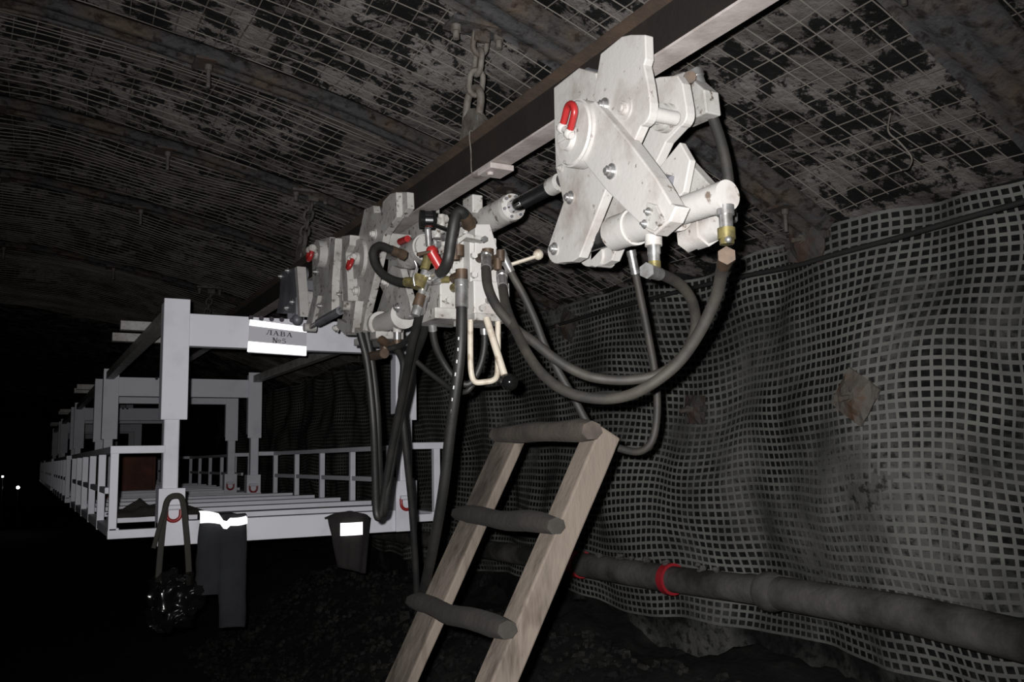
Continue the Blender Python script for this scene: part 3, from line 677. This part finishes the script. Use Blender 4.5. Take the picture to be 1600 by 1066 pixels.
lw = roof_hit(1390, 185)
tag(MB().tube(spline([aY(x, y, lw.y - dy) for x, y, dy in ((1391,178,0),(1388,205,.01),(1405,222,.02),(1424,245,.03),(1420,262,.04),(1408,266,.05))], 6), .0035, 5).build('loose_wire', M['wire']), 'loose curl of wire hanging from the roof mesh at right', 'wire')

# rubble against the right wall: uncountable
mb = MB()
for k in range(5200):
    y = random.uniform(.8, 8.5); x = random.uniform(1.3, 2.72); r = random.uniform(.006, .022) * (2.0 if random.random() < .06 else 1)
    c = V((x, y, floorz(x, y) + r*.15)); rot = Matrix.Rotation(random.uniform(0, 6.28), 3, 'Z') @ Matrix.Rotation(random.uniform(0, 6.28), 3, 'X')
    mb.add([c + rot @ V((a*r*random.uniform(.5,1.1), b*r*random.uniform(.5,1.1), e*r*random.uniform(.4,.9))) for e in (-1,1) for a,b in ((-1,-1),(1,-1),(1,1),(-1,1))],
           [(0,3,2,1),(4,5,6,7),(0,1,5,4),(1,2,6,5),(2,3,7,6),(3,0,4,7)])
o = mb.build('coal_rubble', M['rubble'], kind='stuff'); tag(o, 'dusty coal rubble banked against the foot of the right wall', 'rubble')

# ------------------------------------------------------------------ cage carriers of the train
YC = 5.13; XL, XR = .645, 2.115; ZT = CAMZ + .89; ZB = CAMZ - .435; LEN = 4.07
def make_carrier(label):
    t = thing('cage_carrier', label, 'carrier', (RX, YC, ZB), 'white cage carriers of the monorail train')
    m = M['cage']
    for fi, y in enumerate((YC, YC + LEN)):
        f = MB().box((XL+.10, y, ZT-.255), (XR-.10, y+.012, ZT-.075)).box((XL+.10, y+.012, ZT-.087), (XR-.10, y+.08, ZT-.075)).box((XL+.10, y+.012, ZT-.255), (XR-.10, y+.08, ZT-.243)).build('end_frame', m, t, .003)
        for s in (-1, 1):
            xo = XL if s < 0 else XR
            def bx(w0, w1, y0, y1, z0, z1, mb):
                a, b = xo - s*w0, xo - s*w1
                return mb.box((min(a,b), y0, z0), (max(a,b), y1, z1))
            sl = bx(.0, .135, y-.02, y-.008, ZT-.66, ZT, MB()); bx(0, .012, y-.008, y+.09, ZT-.66, ZT-.02, sl); bx(.115, .127, y-.008, y+.09, ZT-.62, ZT-.02, sl)
            sl.build('post_sleeve', m, f, .003)
            po = bx(.02, .10, y, y+.08, ZB, ZT-.60, MB()).build('post', m, f, .008)
            bb = bx(.0, .135, y-.02, y+.10, ZB, ZB+.30, MB()).build('base_block', m, f, .003)
            c = V((xo - s*.075, y-.036, ZB+.175))
            pts = [c + V((math.cos(q)*.036, -.004, math.sin(q)*.036 - .01)) for q in [math.pi + math.pi*k/10 for k in range(11)]]
            pts = [c + V((-.036,-.002,.02))] + pts + [c + V((.036,-.002,.02))]
            lab(MB().tube(pts, .010, 8).build('shackle', M['red'], f), 'red shackle')
            MB().cyl(c + V((-.04,-.002,.025)), c + V((.04,-.002,.025)), .014).build('shackle_lug', m, f)
        for k in range(5):
            x = aY(392, 497, YC).x + k*.0585; zh = aY(410, 498, YC).z
            MB().cyl((x, y-.0015, zh), (x, y+.002, zh), .014, None, 16).build('bolt_hole', M['hole'], f)
    for y in (YC+.03, YC+LEN+.03):
        MB().box((RX-.05, y, ZT-.09), (RX+.05, y+.03, RB-.002)).build('suspension_hanger', M['grey_plate'], t, .003)
    for x in (XL+.02, XR-.09):
        MB().box((x, YC+.05, ZT-.10), (x+.07, YC+LEN, ZT-.03)).build('top_beam', M['paint2'], t, .004)
    for dy in (1.1, 1.7):
        MB().box((XL-.12, YC+dy, ZT-.03), (XR+.12, YC+dy+.07, ZT+.03)).build('top_cross_bar', M['paint2'], t, .003)
    dk = MB().box((XL, YC, ZB), (XR, YC+.05, ZB+.125)).box((XL, YC+LEN-.05, ZB), (XR, YC+LEN, ZB+.125))
    for x in (.41, 2.22): dk.box((x, YC, ZB+.055), (x+.05, YC+LEN, ZB+.105))
    dk.build('deck_frame', m, t, .004)
    for k in range(5):
        y = YC + .42 + k*.72
        MB().box((.44, y, ZB+.105), (2.24, y+.13, ZB+.135)).build('deck_slat', m, t, .003)
    for s, x in ((-1, .405), (1, 2.235)):
        zt = CAMZ + .055
        rl = MB().box((x, YC, zt), (x+.045, YC+LEN, zt+.035))
        rl.box((x+.01, YC+.4, ZB+.27), (x+.035, YC+LEN, ZB+.305))
        for y in (YC-.005, YC+LEN-.03):
            a, b = (x, XL+.03) if s < 0 else (XR-.03, x+.075)
            rl.box((a, y, zt-.002), (b, y+.045, zt+.038))
            a, b = (x, XL+.03) if s < 0 else (XR-.03, x+.045)
            rl.box((a, y, ZB+.05), (b, y+.045, ZB+.095))
        r = rl.build('side_railing', m, t, .003)
        for k in range(6):
            y = YC + k*(LEN-.045)/5
            MB().box((x+.002, y, ZB+.05), (x+.043, y+.04, zt)).build('railing_post', m, r, .003)
    return t
cars = [make_carrier('front white cage carrier with the sign hung on its frame')]
for k, l in enumerate(['second white cage carrier in the train, carrying a rusty crate', 'third dim white cage carrier in the train, behind the second', 'fourth and darkest white cage carrier at the far end of the train']):
    c = copy_tree(cars[0]); c.location.y += 5.2*(k+1); c['label'] = l; cars.append(c)

# load and clothing on the carriers
CR = thing('steel_crate', 'rusty red-brown crate standing on the second carrier deck', 'crate', (1.1, 11.4, ZB+.135))
MB().box((.72, 11.0, ZB+.135), (1.35, 11.9, ZB+.55)).build('crate_body', M['crate'], CR, .01)
for x in (.72, 1.03, 1.33): MB().box((x-.015, 10.975, ZB+.135), (x+.015, 11.0, ZB+.57)).build('rib', M['crate'], CR)
MB().box((.70, 10.98, ZB+.55), (1.37, 11.92, ZB+.58)).build('lid', M['crate'], CR, .005)

def drape(nx, ny, fn): return fn
# tarp on deck
mb = MB(); N = 16; vs = []
for j in range(N+1):
    for i in range(N+1):
        x = .46 + .52*i/N; y = 5.42 + .55*j/N
        e = min(i, N-i, j, N-j)/4
        vs.append((x + .03*NZ.noise(V((i*.4, j*.4, 1))), y + .03*NZ.noise(V((i*.4, j*.4, 6))), ZB + .14 + min(1, e)*(.05 + .06*NZ.noise(V((i*.3, j*.3, 3)))) ))
mb.add(vs, [(j*(N+1)+i, j*(N+1)+i+1, (j+1)*(N+1)+i+1, (j+1)*(N+1)+i) for j in range(N) for i in range(N)], True)
o = mb.build('tarpaulin', M['strapc']); tag(o, 'crumpled dark cloth lying on the front carrier deck at left', 'cloth')

# trousers over the front beam
TR = thing('work_trousers', 'dark work trousers with glowing reflective tape draped over the front cage beam', 'trousers', aY(345, 970, 5.06))
yt = 5.065
def panel(outline_fn, v0, v1, nv=24, nu=10):
    pass
mb = MB()
def leg(cx0, w0, cx1, w1, z0, z1, y, th, seed):
    pth = []; n = 20; m = 16; vs = []
    for i in range(n+1):
        t = i/n; cx = cx0 + (cx1-cx0)*t; w = w0 + (w1-w0)*t; z = z0 + (z1-z0)*t
        for k in range(m):
            q = 2*math.pi*k/m
            wob = 1 + .10*NZ.noise(V((math.cos(q)*1.5, math.sin(q)*1.5 + seed, t*5)))
            vs.append((cx + w/2*math.copysign(abs(math.cos(q))**.7, math.cos(q))*wob, y + th*math.sin(q)*wob*(.6+.4*t) - .01*t, z + .012*NZ.noise(V((q, seed, t)))))
    fs = [(i*m+k, i*m+(k+1)%m, (i+1)*m+(k+1)%m, (i+1)*m+k) for i in range(n) for k in range(m)]
    mb.add(vs, fs, True); mb.add(vs[:m], [list(range(m))]); mb.add(vs[-m:], [list(range(m))])
tl, tr = aY(310,822,yt), aY(383,822,yt); bl, br = aY(300,930,yt), aY(383,975,yt)
zc0 = ZB + .15
leg(tl.x+.075, .14, bl.x+.075, .135, zc0, bl.z, yt, .035, 1)
leg(tr.x-.072, .15, br.x-.07, .14, zc0, br.z, yt-.01, .04, 5)
mb.box((tl.x+.02, yt-.02, zc0-.14), (tr.x-.02, yt+.02, zc0-.005))
mb.box((tl.x+.03, yt-.01, zc0-.03), (tr.x-.03, yt+.22, zc0))
mb.build('trouser_cloth', M['cloth'], TR)
mb = MB()
n = 14; vs = []
for i in range(n+1):
    t = i/n; x = tl.x + .0 + (tr.x-tl.x)*t
    yy = yt - .05 - .012*math.sin(t*9); z0 = zc0 - .045 + .012*math.sin(t*5+1) - (.02 if .45 < t < .6 else 0); h = .052 - .02*t
    vs += [(x, yy, z0), (x, yy+.005, z0+h), (x, yy+.05, z0+h+.01)]
mb.add(vs, [(3*i+k, 3*i+3+k, 3*i+4+k, 3*i+1+k) for i in range(n) for k in range(2)], True)
mb.build('emissive_reflective_tape', M['tape'], TR)

JK = thing('work_jacket', 'dark brownish jacket with glowing reflective patch hung on the cage beam', 'jacket', aY(545, 890, 5.06))
mb = MB(); N = 14; vs = []
a0, a1, b0, b1 = aY(512,808,yt), aY(580,810,yt), aY(527,886,yt), aY(570,896,yt)
for j in range(N+1):
    t = j/N
    L_ = V(a0).lerp(V(b0), t); R_ = V(a1).lerp(V(b1), t)
    for i in range(N+1):
        s = i/N; p = L_.lerp(R_, s)
        vs.append((p.x, yt - .035*math.sin(math.pi*s) + .012*math.sin(s*14 + t*2) - .01, p.z + .01*NZ.noise(V((s*4, t*4, 2))) + .04*math.sin(math.pi*s)*(1-t)))
mb.add(vs, [(j*(N+1)+i, j*(N+1)+i+1, (j+1)*(N+1)+i+1, (j+1)*(N+1)+i) for j in range(N) for i in range(N)], True)
top = [V(v) for v in vs[:N+1]]
mb.add(top + [p + V((0,.25,-.02)) for p in top], [(i, i+1, N+2+i, N+1+i) for i in range(N)], True)
jo = mb.build('jacket_cloth', M['clothr'], JK); so = jo.modifiers.new('thick', 'SOLIDIFY'); so.thickness = .012
j0, j1 = aY(533,838,4.985), aY(568,816,4.985)
mb = MB(); vs = []
for i in range(7):
    x = j0.x + (j1.x-j0.x)*i/6; vs += [(x, 5.0 - .012*math.sin(math.pi*i/6), j0.z), (x, 5.0 - .012*math.sin(math.pi*i/6), j1.z)]
mb.add(vs, [(2*i, 2*i+2, 2*i+3, 2*i+1) for i in range(6)], True); mb.build('emissive_reflective_tape', M['tape'], JK)

# bag hanging on the left base block
BG = thing('carrier_bag', 'crinkled clear plastic bag hung by a strap at the left cage post', 'bag', aY(268, 980, 5.0))
yb = 5.03
ds = lambda l: [aY(a, b, y) for a, b, y in l]
MB().tube(spline(ds([(247,910,5.02),(250,870,5.05),(256,810,5.07),(262,782,5.08),(275,775,5.08),(285,782,5.08),(290,820,5.06),(294,870,5.03),(296,915,5.02)]), 6), .016, 8, flat=.3, up=(0,1,0)).tube(spline(ds([(262,780,5.07),(250,820,5.06),(240,857,5.05)]), 6), .012, 8, flat=.3, up=(0,1,0)).build('strap', M['strapc'], BG)
mb = MB(); cen = aY(270, 940, yb)
mb.sph(cen, .125, 56, (1, .5, 1.05))
mb.v = [v + V((NZ.noise(v*16), NZ.noise(v*16+V((9,0,0))), NZ.noise(v*16+V((0,9,0)))))*.045 + (v-cen)*.35*abs(NZ.noise(v*38)) for v in mb.v]
mb.build('bag_skin', M['plastic'], BG)

# ------------------------------------------------------------------ sign
SG = thing('sign_board', 'grey sign reading ЛАВА №5 between two glowing reflective strips', 'sign', aY(433, 557, 5.09))
ysn = 5.085
c4 = [V((p.x, ysn, p.z)) for p in (aY(391,500,ysn), aY(479,512,ysn), aY(478,557,ysn), aY(387,551,ysn))]
MB().prism(c4, (0, .006, 0)).build('board', M['sign'], SG)
def q4(u, v, d=0): 
    p = c4[0].lerp(c4[1], u).lerp(c4[3].lerp(c4[2], u), v); return V((p.x, ysn - .002 - d, p.z))
for v0, v1, nm in ((-.01, .17, 'emissive_reflective_strip'), (.66, .97, 'emissive_reflective_strip')):
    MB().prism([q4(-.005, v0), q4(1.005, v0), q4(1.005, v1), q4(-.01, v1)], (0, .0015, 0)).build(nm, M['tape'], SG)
def strokes(mb, segs, u0, v0, w, h):
    for x0, y0, x1, y1, t in segs:
        # stroke in glyph space: x right 0..1, y down 0..1
        d = V((x1-x0, y1-y0)); n = V((-d.y*h/w if w else 0, d.x)) if False else V((-d.y, d.x))
        n = n.normalized()*t/2 if n.length else V((t/2, 0))
        mb.add([q4(u0 + (x0+n.x)*w, v0 + (y0+n.y)*h), q4(u0 + (x1+n.x)*w, v0 + (y1+n.y)*h), q4(u0 + (x1-n.x)*w, v0 + (y1-n.y)*h), q4(u0 + (x0-n.x)*w, v0 + (y0-n.y)*h)], [(0,1,2,3)])
GL = {
 'Л': [(.36,.06,.26,.7,.10),(.26,.7,.08,.95,.12),(.74,.0,.74,1,.2),(.28,.05,.95,.05,.09),(.58,.96,.95,.96,.08),(.0,.93,.14,.93,.14)],
 'А': [(.48,.0,.12,.98,.09),(.46,.0,.80,.98,.20),(.2,.64,.68,.64,.08),(.0,.97,.28,.97,.07),(.6,.97,1,.97,.07)],
 'В': [(.24,.0,.24,1,.2),(.05,.03,.6,.03,.08),(.05,.97,.65,.97,.08),(.24,.48,.62,.48,.08),(.6,.05,.78,.25,.16),(.78,.25,.6,.46,.16),(.64,.5,.86,.73,.17),(.86,.73,.64,.95,.17)],
 '№': [(.12,.0,.12,1,.09),(.12,.0,.5,1,.16),(.52,.0,.52,1,.08),(.0,.03,.2,.03,.06),(.0,.97,.24,.97,.06),(.44,.03,.62,.03,.06),(.72,.35,.92,.35,.07),(.72,.72,.92,.72,.07),(.70,.35,.70,.72,.09),(.94,.35,.94,.72,.09),(.68,.92,.97,.92,.07)],
 '5': [(.25,.05,.85,.05,.14),(.27,.0,.2,.45,.09),(.2,.45,.6,.38,.09),(.6,.38,.86,.6,.14),(.86,.6,.8,.85,.16),(.8,.85,.5,.98,.10),(.5,.98,.15,.92,.10)],
}
mb = MB()
for i, ch in enumerate('ЛАВА'): strokes(mb, GL[ch], .29 + i*.118, .245 + .0*i, .108, .15)
strokes(mb, GL['№'], .40, .47, .15, .155); strokes(mb, GL['5'], .56, .475, .085, .15)
mb.build('lettering', M['ink'], SG)

# far cap lamps
for (px, py, r, l) in ((28,762,.035,'brighter tiny distant lamp low in the dark at the far left'), (4,745,.022,'fainter tiny distant lamp at the very left edge')):
    p = aY(px, py, 26)
    t = thing('distant_lamp', l, 'lamp', p - V((0,0,.1)))
    MB().cyl(p + V((0,.12,0)), p + V((0,.01,0)), r*1.3, r*1.5, 16).build('lamp_body', M['knob'], t)
    MB().cyl((p.x, p.y+.08, -.1), (p.x, p.y+.08, p.z), .02, None, 8).build('stand', M['knob'], t)
    MB().sph(p, r, 12).build('lens', M['lamp'], t)

# ------------------------------------------------------------------ camera, flash, view
cam = bpy.data.cameras.new('camera'); co = bpy.data.objects.new('camera', cam); C.objects.link(co)
R3 = Matrix(((xv.x, -xv.y, -xv.z), (yv.x, -yv.y, -yv.z), (zv.x, -zv.y, -zv.z)))
co.matrix_world = Matrix.Translation(EYE) @ R3.to_4x4()
cam.sensor_width = 36; cam.lens = F/1600*36; cam.clip_start = .05; cam.clip_end = 200
bpy.context.scene.camera = co
lt = bpy.data.lights.new('flash', 'SPOT'); lo = bpy.data.objects.new('flash', lt); C.objects.link(lo)
lt.energy = 600; lt.shadow_soft_size = .012; lt.spot_size = math.radians(93); lt.spot_blend = 1.0; lt.color = (1, .985, .97)
lo.matrix_world = Matrix.Translation(EYE + R3 @ V((-.045, .035, -.01))) @ R3.to_4x4()
w = bpy.data.worlds.new('world'); bpy.context.scene.world = w; w.use_nodes = True
w.node_tree.nodes['Background'].inputs['Color'].default_value = (.5, .55, .6, 1); w.node_tree.nodes['Background'].inputs['Strength'].default_value = 0.0018
vs_ = bpy.context.scene.view_settings; vs_.view_transform = 'Standard'; vs_.look = 'None'; vs_.exposure = 0; vs_.gamma = 1
